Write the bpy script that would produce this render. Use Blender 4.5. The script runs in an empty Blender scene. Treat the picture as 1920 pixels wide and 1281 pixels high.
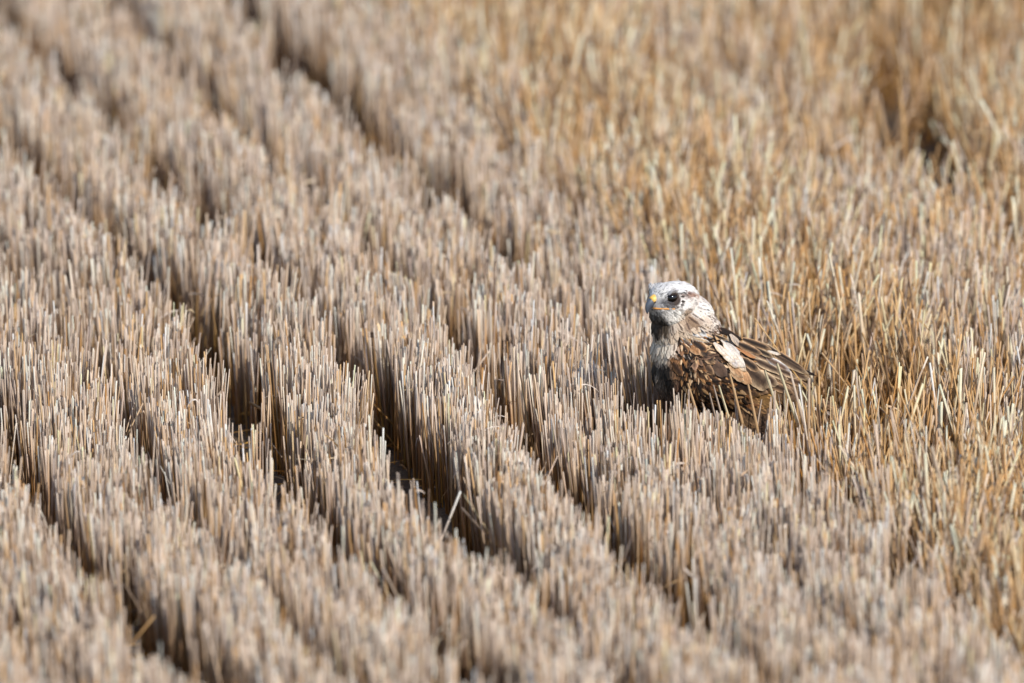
import bpy, bmesh, math, random
import numpy as np
from mathutils import Vector, Matrix
from mathutils.bvhtree import BVHTree

random.seed(7)
rng = np.random.default_rng(7)
R = math.radians
scene = bpy.context.scene
col = scene.collection

# ------------------------------------------------------------------ camera
PITCH = R(14.0)
DIST = 32.4
LENS = 600.0
AIM = Vector((-0.37, 1.05, 0.0))
CAM = AIM + DIST * Vector((0, -math.cos(PITCH), math.sin(PITCH)))
cd = bpy.data.cameras.new("camera")
cd.lens = LENS
cd.sensor_width = 36.0
cd.clip_start = 0.5
cd.clip_end = 2000.0
cam = bpy.data.objects.new("camera", cd)
col.objects.link(cam)
cam.location = CAM
cam.rotation_euler = (R(90) - PITCH, 0, 0)
scene.camera = cam
FWD = Vector((0, math.cos(PITCH), -math.sin(PITCH)))
UPV = Vector((0, math.sin(PITCH), math.cos(PITCH)))
cd.dof.use_dof = True
FOCUS = (Vector((-0.02, -0.08, 0.28)) - CAM).dot(FWD)
cd.dof.focus_distance = FOCUS
cd.dof.aperture_fstop = 2.35
cd.dof.aperture_blades = 9

FPX = LENS / 36.0 * 1920.0


def project(P):
    """world points (n,3) -> pixels in the 1920x1281 photograph"""
    P = np.atleast_2d(P) - np.array(CAM)
    d = P @ np.array(FWD)
    return 960 + FPX * P[:, 0] / d, 640.5 - FPX * (P @ np.array(UPV)) / d


def pixel_dir(px, py):
    return (FWD + Vector((1, 0, 0)) * ((px - 960) / FPX) + UPV * ((640.5 - py) / FPX)).normalized()


# ------------------------------------------------------------------ light
SUN_EL, SUN_AZ = 42.0, 141.0          # azimuth clockwise from +Y (away from camera)
world = bpy.data.worlds.new("World")
scene.world = world
world.use_nodes = True
wn = world.node_tree
bg = wn.nodes["Background"]
sky = wn.nodes.new("ShaderNodeTexSky")
sky.sky_type = 'NISHITA'
sky.sun_disc = False
sky.sun_elevation = R(SUN_EL)
sky.sun_rotation = R(SUN_AZ)
wn.links.new(sky.outputs[0], bg.inputs[0])
bg.inputs[1].default_value = 0.14
sl = bpy.data.lights.new("sun", 'SUN')
sl.energy = 3.7
sl.angle = R(0.53)
sl.color = (1.0, 0.94, 0.86)
sun = bpy.data.objects.new("sun", sl)
col.objects.link(sun)
tosun = Vector((math.sin(R(SUN_AZ)) * math.cos(R(SUN_EL)), math.cos(R(SUN_AZ)) * math.cos(R(SUN_EL)), math.sin(R(SUN_EL))))
sun.rotation_euler = tosun.to_track_quat('Z', 'Y').to_euler()
sun.location = tosun * 20
scene.view_settings.view_transform = 'Standard'
scene.view_settings.look = 'None'
scene.view_settings.gamma = 1.0
scene.view_settings.exposure = 0.5
scene.render.engine = 'CYCLES'
scene.cycles.max_bounces = 8
scene.cycles.diffuse_bounces = 5
scene.cycles.use_denoising = True


# ------------------------------------------------------------------ helpers
def lin(h):
    h = h.lstrip('#')
    c = np.array([int(h[i:i + 2], 16) / 255 for i in (0, 2, 4)])
    return np.where(c <= 0.04045, c / 12.92, ((c + 0.055) / 1.055) ** 2.4)


def mesh_np(name, verts, loops, starts, totals, cols=None, smooth=False):
    me = bpy.data.meshes.new(name)
    me.vertices.add(len(verts))
    me.vertices.foreach_set("co", np.ascontiguousarray(verts, dtype=np.float32).ravel())
    me.loops.add(len(loops))
    me.loops.foreach_set("vertex_index", np.ascontiguousarray(loops, dtype=np.int32))
    me.polygons.add(len(starts))
    me.polygons.foreach_set("loop_start", np.ascontiguousarray(starts, dtype=np.int32))
    me.polygons.foreach_set("loop_total", np.ascontiguousarray(totals, dtype=np.int32))
    if smooth:
        me.polygons.foreach_set("use_smooth", np.ones(len(starts), dtype=bool))
    me.update(calc_edges=True)
    if cols is not None:
        a = me.color_attributes.new("Col", 'FLOAT_COLOR', 'POINT')
        c4 = np.ones((len(verts), 4), dtype=np.float32)
        c4[:, :3] = cols
        a.data.foreach_set("color", c4.ravel())
    return me


def mesh_faces(name, verts, faces, cols=None, smooth=True):
    loops = np.concatenate([np.asarray(f) for f in faces])
    totals = np.array([len(f) for f in faces])
    starts = np.concatenate([[0], np.cumsum(totals)[:-1]])
    return mesh_np(name, np.asarray(verts), loops, starts, totals, cols, smooth)


def link(name, me, mat, parent=None, loc=None):
    o = bpy.data.objects.new(name, me)
    col.objects.link(o)
    if mat and not me.materials:
        me.materials.append(mat)
    if parent:
        o.parent = parent
    if loc is not None:
        o.location = loc
    return o


def tag(o, label=None, cat=None, group=None, kind=None):
    for k, v in (("label", label), ("category", cat), ("group", group), ("kind", kind)):
        if v:
            o[k] = v
    return o


def new_mat(name):
    m = bpy.data.materials.new(name)
    m.use_nodes = True
    return m, m.node_tree, m.node_tree.nodes["Principled BSDF"]


def vcol_mat(name, rough=0.6, spec=0.3, translucent=0.0, noise=(0, 0), sheen=0.0, coat=0.0, mapz=0.12):
    m, nt, b = new_mat(name)
    at = nt.nodes.new("ShaderNodeAttribute")
    at.attribute_name = "Col"
    src = at.outputs["Color"]
    if noise[1]:
        tc = nt.nodes.new("ShaderNodeTexCoord")
        mp = nt.nodes.new("ShaderNodeMapping")
        mp.inputs["Scale"].default_value = (1, 1, mapz)
        nz = nt.nodes.new("ShaderNodeTexNoise")
        nz.inputs["Scale"].default_value = noise[0]
        nz.inputs["Detail"].default_value = 3
        rm = nt.nodes.new("ShaderNodeMapRange")
        rm.inputs["From Min"].default_value = 0.3
        rm.inputs["From Max"].default_value = 0.7
        rm.inputs["To Min"].default_value = 1 - noise[1]
        rm.inputs["To Max"].default_value = 1 + noise[1] * 0.6
        mx = nt.nodes.new("ShaderNodeVectorMath")
        mx.operation = 'SCALE'
        nt.links.new(tc.outputs["Object"], mp.inputs[0])
        nt.links.new(mp.outputs[0], nz.inputs[0])
        nt.links.new(nz.outputs[0], rm.inputs[0])
        nt.links.new(src, mx.inputs[0])
        nt.links.new(rm.outputs[0], mx.inputs["Scale"])
        src = mx.outputs[0]
    nt.links.new(src, b.inputs["Base Color"])
    b.inputs["Roughness"].default_value = rough
    b.inputs["Specular IOR Level"].default_value = spec
    b.inputs["Sheen Weight"].default_value = sheen
    b.inputs["Coat Weight"].default_value = coat
    if translucent:
        t = nt.nodes.new("ShaderNodeBsdfTranslucent")
        nt.links.new(src, t.inputs[0])
        mix = nt.nodes.new("ShaderNodeMixShader")
        mix.inputs[0].default_value = translucent
        nt.links.new(b.outputs[0], mix.inputs[1])
        nt.links.new(t.outputs[0], mix.inputs[2])
        nt.links.new(mix.outputs[0], nt.nodes["Material Output"].inputs[0])
    return m


def plain_mat(name, c, rough=0.5, spec=0.5, coat=0.0):
    m, nt, b = new_mat(name)
    b.inputs["Roughness"].default_value = rough
    b.inputs["Specular IOR Level"].default_value = spec
    b.inputs["Coat Weight"].default_value = coat
    b.inputs["Coat Roughness"].default_value = 0.03
    nz = nt.nodes.new("ShaderNodeTexNoise")
    nz.inputs["Scale"].default_value = 220
    cr = nt.nodes.new("ShaderNodeMix")
    cr.data_type = 'RGBA'
    cr.inputs["A"].default_value = (*(np.array(c) * 0.8), 1)
    cr.inputs["B"].default_value = (*np.minimum(np.array(c) * 1.2, 1), 1)
    nt.links.new(nz.outputs[0], cr.inputs["Factor"])
    nt.links.new(cr.outputs["Result"], b.inputs["Base Color"])
    return m


def vnoise(x, y, seed):
    """smooth value noise, vectorised"""
    r = np.random.default_rng(seed).random((64, 64))
    xi, yi = np.floor(x).astype(int), np.floor(y).astype(int)
    fx, fy = x - xi, y - yi
    fx, fy = fx * fx * (3 - 2 * fx), fy * fy * (3 - 2 * fy)
    a, b = r[xi % 64, yi % 64], r[(xi + 1) % 64, yi % 64]
    c, d = r[xi % 64, (yi + 1) % 64], r[(xi + 1) % 64, (yi + 1) % 64]
    return (a * (1 - fx) + b * fx) * (1 - fy) + (c * (1 - fx) + d * fx) * fy


def sstep(a, b, x):
    t = np.clip((x - a) / (b - a), 0, 1)
    return t * t * (3 - 2 * t)


# ------------------------------------------------------------------ ground
def ground_z(x, y):
    return np.zeros_like(np.asarray(x, float))


m_soil, nt, b = new_mat("soil")
tc = nt.nodes.new("ShaderNodeTexCoord")
n1 = nt.nodes.new("ShaderNodeTexNoise")
n1.inputs["Scale"].default_value = 14
n1.inputs["Detail"].default_value = 8
n2 = nt.nodes.new("ShaderNodeTexNoise")
n2.inputs["Scale"].default_value = 90
n2.inputs["Detail"].default_value = 4
cr = nt.nodes.new("ShaderNodeValToRGB")
cr.color_ramp.elements[0].position = 0.3
cr.color_ramp.elements[0].color = (0.045, 0.028, 0.017, 1)
cr.color_ramp.elements[1].position = 0.7
cr.color_ramp.elements[1].color = (0.17, 0.115, 0.065, 1)
ad = nt.nodes.new("ShaderNodeMath")
ad.operation = 'ADD'
ml = nt.nodes.new("ShaderNodeMath")
ml.operation = 'MULTIPLY'
ml.inputs[1].default_value = 0.5
bp = nt.nodes.new("ShaderNodeBump")
bp.inputs["Strength"].default_value = 0.8
bp.inputs["Distance"].default_value = 0.02
for n in (n1, n2):
    nt.links.new(tc.outputs["Object"], n.inputs[0])
nt.links.new(n1.outputs[0], ad.inputs[0])
nt.links.new(n2.outputs[0], ad.inputs[1])
nt.links.new(ad.outputs[0], ml.inputs[0])
nt.links.new(ml.outputs[0], cr.inputs[0])
nt.links.new(cr.outputs[0], b.inputs["Base Color"])
nt.links.new(ml.outputs[0], bp.inputs["Height"])
nt.links.new(bp.outputs[0], b.inputs["Normal"])
b.inputs["Roughness"].default_value = 0.95

gx = np.concatenate([[-900, -200, -60, -20], np.linspace(-6, 6, 61), [20, 60, 200, 900]])
gy = np.concatenate([[-900, -200, -60, -20], np.linspace(-8, 10, 91), [20, 60, 200, 900]])
X, Y = np.meshgrid(gx, gy, indexing='ij')
Z = (vnoise(X * 4, Y * 4, 3) - 0.8) * 0.012
V = np.stack([X.ravel(), Y.ravel(), Z.ravel()], 1)
ny = len(gy)
i, j = np.meshgrid(np.arange(len(gx) - 1), np.arange(ny - 1), indexing='ij')
q = np.stack([i * ny + j, (i + 1) * ny + j, (i + 1) * ny + j + 1, i * ny + j + 1], -1).reshape(-1, 4)
me = mesh_np("ground", V, q.ravel(), np.arange(len(q)) * 4, np.full(len(q), 4), smooth=True)
tag(link("ground", me, m_soil), "dry brown soil of the harvested field", "ground", kind="structure")

# ------------------------------------------------------------------ hawk shape (bird frame: x forward, y left, z up)
YAW = 32.0
HM = Matrix.Rotation(R(180 + YAW), 4, 'Z')
HEAD = Matrix.Translation((0.088, 0, 0.351)) @ Matrix.Rotation(R(37 - YAW), 4, 'Z') @ Matrix.Scale(1.08, 4) @ Matrix.Translation((-0.098, 0, -0.358))


def hd_np(v):
    m = np.array(HEAD)
    return np.asarray(v) @ m[:3, :3].T + m[:3, 3]
HMi = HM.inverted()


def bird_pixels(p, mirror=True):
    p = np.array(p, float).reshape(-1, 3).copy()
    if mirror:
        h = np.array(HEAD.inverted())
        q = p @ h[:3, :3].T + h[:3, 3]
        q[:, 1] = np.abs(q[:, 1])
        m = np.array(HEAD)
        q = q @ m[:3, :3].T + m[:3, 3]
        p[:, 1] = np.abs(p[:, 1])
        w = sstep(0.30, 0.33, p[:, 2])[:, None]
        p = p * (1 - w) + q * w
    w = p @ np.array(HM.to_3x3()).T
    return project(w)


def ellipsoid(bm, c, r, pitch=0.0, yaw=0.0):
    m = Matrix.Translation(c) @ Matrix.Rotation(yaw, 4, 'Z') @ Matrix.Rotation(pitch, 4, 'Y') @ Matrix.Diagonal((*r, 1))
    bmesh.ops.create_uvsphere(bm, u_segments=24, v_segments=14, radius=1.0, matrix=m)


bm = bmesh.new()
P = -0.45   # pitch of the back, tail end down


def head_ellipsoid(bm, c, r, pitch=0.0, yaw=0.0):
    m = HEAD @ Matrix.Translation(c) @ Matrix.Rotation(yaw, 4, 'Z') @ Matrix.Rotation(pitch, 4, 'Y') @ Matrix.Diagonal((*r, 1))
    bmesh.ops.create_uvsphere(bm, u_segments=24, v_segments=14, radius=1.0, matrix=m)


for c, r, p in [
    ((0.098, 0, 0.356), (0.047, 0.041, 0.034), 0.1),      # skull
    ((0.119, 0, 0.360), (0.020, 0.030, 0.021), 0.15),     # face in front of the eye
    ((0.106, 0, 0.343), (0.036, 0.036, 0.026), 0.25),     # cheeks and chin
    ((0.112, 0, 0.373), (0.029, 0.031, 0.016), 0.2),      # forehead
]:
    head_ellipsoid(bm, c, r, p)
for c, r, p in [
    ((0.056, 0, 0.322), (0.046, 0.042, 0.040), -0.7),      # nape
    ((0.084, 0, 0.300), (0.044, 0.042, 0.050), 0.0),      # throat
    ((0.056, 0, 0.290), (0.062, 0.055, 0.054), -0.7),      # neck
    ((0.056, 0, 0.245), (0.072, 0.062, 0.064), -0.7),      # breast
    ((0.042, 0, 0.205), (0.084, 0.068, 0.070), P),        # keel
    ((-0.045, 0, 0.190), (0.100, 0.058, 0.056), P),       # trunk
    ((-0.115, 0, 0.160), (0.085, 0.038, 0.036), P),       # rump
    ((-0.19, 0, 0.130), (0.090, 0.032, 0.012), -0.42),     # tail base
]:
    ellipsoid(bm, c, r, p)
for s in (1, -1):
    ellipsoid(bm, (-0.02, s * 0.054, 0.196), (0.120, 0.022, 0.050), P, s * 0.10)      # folded wing
    ellipsoid(bm, (-0.115, s * 0.034, 0.170), (0.110, 0.013, 0.032), P, s * 0.13)     # flight feather pack
    ellipsoid(bm, (0.045, s * 0.052, 0.215), (0.050, 0.026, 0.048), -0.7, 0)           # wrist
    head_ellipsoid(bm, (0.114, s * 0.0280, 0.3800), (0.017, 0.006, 0.004), 0.05, s * -0.2)   # brow
    ellipsoid(bm, (-0.045, s * 0.045, 0.125), (0.042, 0.028, 0.072), -0.25, 0)        # feathered thigh
    ellipsoid(bm, (-0.060, s * 0.047, 0.060), (0.018, 0.016, 0.055), -0.1, 0)         # feathered shank
bmesh.ops.recalc_face_normals(bm, faces=bm.faces)
tmp = bpy.data.meshes.new("tmp_hull")
bm.to_mesh(tmp)
bm.free()
to = bpy.data.objects.new("tmp_hull", tmp)
col.objects.link(to)
rm = to.modifiers.new("r", 'REMESH')
rm.mode = 'VOXEL'
rm.voxel_size = 0.0028
sm = to.modifiers.new("s", 'SMOOTH')
sm.factor = 0.5
sm.iterations = 7
dg = bpy.context.evaluated_depsgraph_get()
hull = bpy.data.meshes.new_from_object(to.evaluated_get(dg))
hull.name = "body"
bpy.data.objects.remove(to)
bpy.data.meshes.remove(tmp)
nv = len(hull.vertices)
HV = np.empty(nv * 3, np.float32)
hull.vertices.foreach_get("co", HV)
HV = HV.reshape(-1, 3).astype(float)
HN = np.empty(nv * 3, np.float32)
hull.vertices.foreach_get("normal", HN)
HN = HN.reshape(-1, 3).astype(float)
hull.polygons.foreach_set("use_smooth", np.ones(len(hull.polygons), dtype=bool))
bvh = BVHTree.FromPolygons([tuple(v) for v in HV], [tuple(p.vertices) for p in hull.polygons])

# plumage colours, with throat and breast-edge shade painted in: (pixel x, pixel y, colour) on the side the photograph shows, mirrored to the other side
SEEDS = [
    (1260, 533, 'eceae6'), (1235, 538, 'dcdad8'), (1222, 548, 'e6e3de'), (1214, 565, 'dedad4'), (1290, 540, 'ebe8e4'),
    (1250, 548, 'e2e0de'), (1307, 556, 'd9d0c8'), (1280, 572, 'e8e4e0'), (1296, 551, '7a5644'), (1286, 549, '5f443a'), (1305, 553, '8d6a55'), (1300, 544, 'e4dfd9'), (1298, 561, 'ddd6cf'), (1310, 548, 'ddd4cc'), (1285, 541, 'e8e5e1'),
    (1249, 563, '4a484a'), (1252, 569, '6a6768'), (1245, 569, '8a8888'), (1256, 547, 'a5a09c'), (1240, 553, 'e6e4e0'), (1262, 566, 'aaa5a2'), (1268, 546, 'e6e4e2'),
    (1262, 588, 'f2eee6'), (1250, 584, 'f0ece6'), (1255, 594, 'ece6dc'), (1272, 596, 'd8cdbe'), (1242, 582, 'e6e0d8'), (1285, 588, '9a8672'), (1292, 600, '7a6450'), (1278, 604, 'a08c78'),
    (1236, 598, '35302a'), (1230, 606, '2c2824'), (1243, 606, '332c24'), (1238, 617, '2e2620'), (1228, 594, '3a3632'), (1248, 613, '30281f'), (1231, 622, '2c2520'), (1246, 622, '4a3d32'), (1240, 604, '26211c'), (1222, 612, '33302e'), (1220, 600, '4a4a4c'), (1225, 585, '9a9690'),  # throat: dark streaks plus the shade under the bill, painted into the colour
    (1315, 575, 'e0d9d2'), (1325, 588, 'd4c8bc'), (1305, 585, 'd8cfc6'), (1310, 600, 'b8a898'), (1295, 615, 'c2ae98'), (1275, 620, 'b8a48e'),
    (1236, 638, 'e2d5c2'), (1250, 652, 'ddd0be'), (1225, 640, 'd0c2b0'), (1228, 660, 'c4b4a0'), (1262, 632, 'c6b29c'), (1245, 628, 'd4c6b4'), (1240, 665, 'd6c8b4'), (1256, 645, 'd8cab8'),
    (1222, 690, '8e8478'), (1230, 715, '5a5148'), (1233, 680, '9a9084'), (1246, 700, '0e0c0b'), (1252, 712, '0e0c0b'), (1240, 690, '1e1a18'),  # grey breast edge carries its shade in the colour; near-black is the belly patch
    (1262, 668, '6e4c30'), (1270, 690, '5c412a'), (1285, 690, '5a3e28'), (1285, 655, '7a5030'), (1300, 720, '4e3522'), (1280, 720, '3e2b20'),
    (1330, 745, '48311f'), (1300, 750, '3a2820'), (1350, 720, '503722'), (1370, 745, '432f20'), (1400, 757, '543c28'), (1428, 742, '6d5230'),
    (1400, 790, '4a3826'), (1430, 800, '40322a'), (1340, 680, '4c3626'), (1320, 660, '3a2a20'),
    (1340, 612, '44342c'), (1360, 625, '3a2c26'), (1380, 635, '2c221e'), (1420, 650, '33271f'), (1470, 672, '3a2c22'), (1500, 690, '3a2c24'),
    (1400, 690, '8a6a4c'), (1440, 700, '5a4430'), (1480, 715, '6a5644'), (1520, 720, '54402f'),
]
SX = np.array([s[0] for s in SEEDS], float)
SY = np.array([s[1] for s in SEEDS], float)
SC = np.array([lin(s[2]) for s in SEEDS]) * 0.96
SC *= (1 - 0.17 * sstep(0.25, 0.6, SC.mean(1)))[:, None]


def plumage(p):
    px, py = bird_pixels(p)
    d2 = (px[:, None] - SX) ** 2 + (py[:, None] - SY) ** 2 + 4
    w = 1 / d2 ** 2
    w /= w.sum(1, keepdims=True)
    c = w @ SC
    # dark rim of the eyelids
    p = np.asarray(p, float).reshape(-1, 3)
    de = np.minimum(np.linalg.norm(p - EYE1, axis=1), np.linalg.norm(p - EYE2, axis=1))
    k = (1 - sstep(0.0125, 0.0165, de))[:, None]
    c = c * (1 - k) + lin('3a302b') * k
    # grey lores between eye and bill
    dl = np.minimum(np.linalg.norm(p - LORE1, axis=1), np.linalg.norm(p - LORE2, axis=1))
    k = 0.75 * (1 - sstep(0.004, 0.0115, dl))[:, None]
    return c * (1 - k) + lin('4a494b') * k


LORE1, LORE2 = hd_np(np.array([0.1345, 0.0230, 0.3615])), hd_np(np.array([0.1345, -0.0230, 0.3615]))


EYE1, EYE2 = hd_np(np.array([0.1225, 0.0345, 0.3705])), hd_np(np.array([0.1225, -0.0345, 0.3705]))
hcol = plumage(HV)



a = hull.color_attributes.new("Col", 'FLOAT_COLOR', 'POINT')
c4 = np.ones((nv, 4), np.float32)
c4[:, :3] = hcol * (0.85 + 0.3 * rng.random((nv, 1)))
a.data.foreach_set("color", c4.ravel())
m_plume = vcol_mat("plumage", rough=0.75, spec=0.2, noise=(420, 0.30), mapz=0.6)

hawk = bpy.data.objects.new("hawk", None)
hawk.empty_display_size = 0.1
col.objects.link(hawk)
hawk.matrix_world = HM
tag(hawk, "brown and white hawk standing in the stubble with its head turned to the viewer", "hawk")
hull.materials.append(m_plume)
body = link("body", hull, None, hawk)

# ---- small contour feathers: one shingled coat over the body
BEAK = hd_np(np.array([0.140, 0, 0.360]))
BEAK0 = BEAK


def flow(p, n):
    f = np.zeros_like(p)
    head = sstep(0.315, 0.345, p[:, 2] + 0.25 * (p[:, 0] - 0.1))
    hd = p - BEAK
    hd /= np.linalg.norm(hd, axis=1, keepdims=True)
    hd += np.array([-0.35, 0, -0.25])
    front = sstep(0.1, 0.6, n[:, 0]) * (1 - head)
    bodyf = np.array([-1.0, 0, -0.55])
    nape = sstep(0.24, 0.30, p[:, 2])[:, None]
    bodyd = bodyf * (1 - nape) + np.array([-0.75, 0, -0.75]) * nape
    f = head[:, None] * hd + (1 - head)[:, None] * (bodyd * (1 - front)[:, None] + np.array([-0.15, 0, -1.0]) * front[:, None])
    f -= (f * n).sum(1, keepdims=True) * n
    f /= np.linalg.norm(f, axis=1, keepdims=True) + 1e-9
    return f, head


NF = 11000
keep = np.where(HV[:, 2] > 0.03)[0]
wgt = np.where(HV[keep, 2] > 0.31, 3.0, 1.0)
idx = rng.choice(keep, NF, replace=False, p=wgt / wgt.sum())
p, n = HV[idx], HN[idx]
# keep the eye and the beak clear
dm = np.minimum(np.linalg.norm(p - EYE1, axis=1), np.linalg.norm(p - EYE2, axis=1))
ok = (dm > 0.0125) & (np.linalg.norm(p - BEAK, axis=1) > 0.016)
ok &= ~((p[:, 0] < -0.02) & (np.abs(p[:, 1]) > 0.012) & (p[:, 2] > 0.125) & (rng.random(len(p)) < 0.85))
p, n = p[ok], n[ok]
f, head = flow(p, n)
NF = len(p)
side = np.cross(n, f)
px, py = bird_pixels(p)
hd = head
back = (1 - hd) * sstep(0.1, 0.6, n[:, 2])
L = 0.0155 * (1 - hd) + 0.0125 * hd + 0.010 * back
L *= rng.uniform(0.8, 1.25, NF)
W = L * rng.uniform(0.38, 0.52, NF)
base = plumage(p)
lum = base @ np.array([0.3, 0.6, 0.1])
neck = (1 - hd) * sstep(0.215, 0.25, p[:, 2] - 0.3 * p[:, 0] * 0) * (lum > 0.03)
# colour at centre and edge of each feather
dark = lin('2e211b')
u = rng.random(NF)
cen = base.copy()
edg = base.copy()
# head: white with fine dark shaft on a share of them
k = (hd > 0.5) & (u < 0.42)
cen[k] = base[k] * rng.uniform(0.22, 0.5, (k.sum(), 1))
k2 = (hd <= 0.5) & (lum > 0.12)
s_ = k2 & (u < 0.48)
cen[s_] = dark * rng.uniform(0.8, 2.2, (s_.sum(), 1))
edg[s_] = np.minimum(base[s_] * 1.5, 0.8)
k3 = (hd <= 0.5) & (lum <= 0.12) & (lum > 0.006)
edg[k3] = base[k3] * rng.uniform(0.8, 3.4, (k3.sum(), 1)) + np.array([0.018, 0.008, 0.0]) * rng.random((k3.sum(), 1))
cen[k3] = base[k3] * rng.uniform(0.22, 0.75, (k3.sum(), 1))
wh = k3 & (u > 0.88) & (n[:, 2] > 0.1) & (p[:, 2] > 0.262)
edg[wh] = lin('cfc0b0')
TT = np.array([0.0, 0.35, 0.7, 1.0])
WW = np.array([0.35, 0.95, 0.9, 0.25])
SSd = np.array([-1.0, 0.0, 1.0])
fv = np.zeros((NF, 12, 3))
fc = np.zeros((NF, 12, 3))
lift = rng.uniform(0.08, 0.22, NF) * (1 - 0.35 * hd)
curl = rng.normal(0, 0.10, NF) * (1 - 0.6 * hd)
for a_, t in enumerate(TT):
    for b_, s in enumerate(SSd):
        w = W * 0.5 * WW[a_]
        o = p + f * (t - 0.25)[..., None] * L[:, None] if False else p + f * ((t - 0.25) * L)[:, None]
        o = o + side * (s * w + curl * L * t * t)[:, None]
        h = -0.0012 + lift * L * t * (1.15 - 0.55 * t) + (1 - abs(s)) * 0.10 * W
        o = o + n * h[:, None]
        fv[:, a_ * 3 + b_] = o
        mixc = cen if s == 0 else edg
        if a_ == 3:
            mixc = 0.35 * cen + 0.65 * edg
        fc[:, a_ * 3 + b_] = mixc
fq = []
for a_ in range(3):
    for b_ in range(2):
        fq.append([a_ * 3 + b_, a_ * 3 + b_ + 1, (a_ + 1) * 3 + b_ + 1, (a_ + 1) * 3 + b_])
fq = np.array(fq)
loops = (fq[None] + (np.arange(NF) * 12)[:, None, None]).reshape(-1)
me = mesh_np("contour_feathers", fv.reshape(-1, 3), loops, np.arange(NF * 6) * 4, np.full(NF * 6, 4), np.clip(fc.reshape(-1, 3), 0, 0.85), True)
o = link("contour_feathers", me, m_plume, hawk)
o["kind"] = "stuff"

# ---- loose streaky feather tips that mottle the shoulder and flank
pm = bird_pixels(HV)
cand = np.where((pm[0] > 1250) & (pm[0] < 1410) & (pm[1] > 628) & (pm[1] < 775) & (np.abs(HV[:, 1]) > 0.03) & (HV[:, 0] < 0.10))[0]
sel = rng.choice(cand, 1300, replace=False)
p, n = HV[sel], HN[sel]
f, _h = flow(p, n)
side = np.cross(n, f)
ns = len(sel)
L = rng.uniform(0.009, 0.019, ns)
W = L * rng.uniform(0.22, 0.38, ns)
PAL = np.array([lin(c) for c in ('a98a66', '1a120e', '7a5230', '2a1d15', '8a6540', '3a281c', 'b89c7c', '1e1611')])
cc_ = PAL[rng.integers(0, len(PAL), ns)] * rng.uniform(.8, 1.2, (ns, 1))
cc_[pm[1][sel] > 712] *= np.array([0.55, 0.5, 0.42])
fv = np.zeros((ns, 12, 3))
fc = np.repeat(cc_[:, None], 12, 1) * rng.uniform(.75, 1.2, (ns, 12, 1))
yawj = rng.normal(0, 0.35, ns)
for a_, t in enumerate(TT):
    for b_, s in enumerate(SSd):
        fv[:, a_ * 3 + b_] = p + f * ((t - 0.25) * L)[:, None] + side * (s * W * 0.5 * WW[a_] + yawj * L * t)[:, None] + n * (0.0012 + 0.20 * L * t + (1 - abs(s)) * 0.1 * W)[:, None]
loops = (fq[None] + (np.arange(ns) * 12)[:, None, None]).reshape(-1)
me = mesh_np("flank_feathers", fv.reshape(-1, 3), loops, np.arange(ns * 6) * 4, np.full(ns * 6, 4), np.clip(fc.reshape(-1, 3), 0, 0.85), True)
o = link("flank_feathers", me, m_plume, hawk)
o["kind"] = "stuff"

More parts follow.
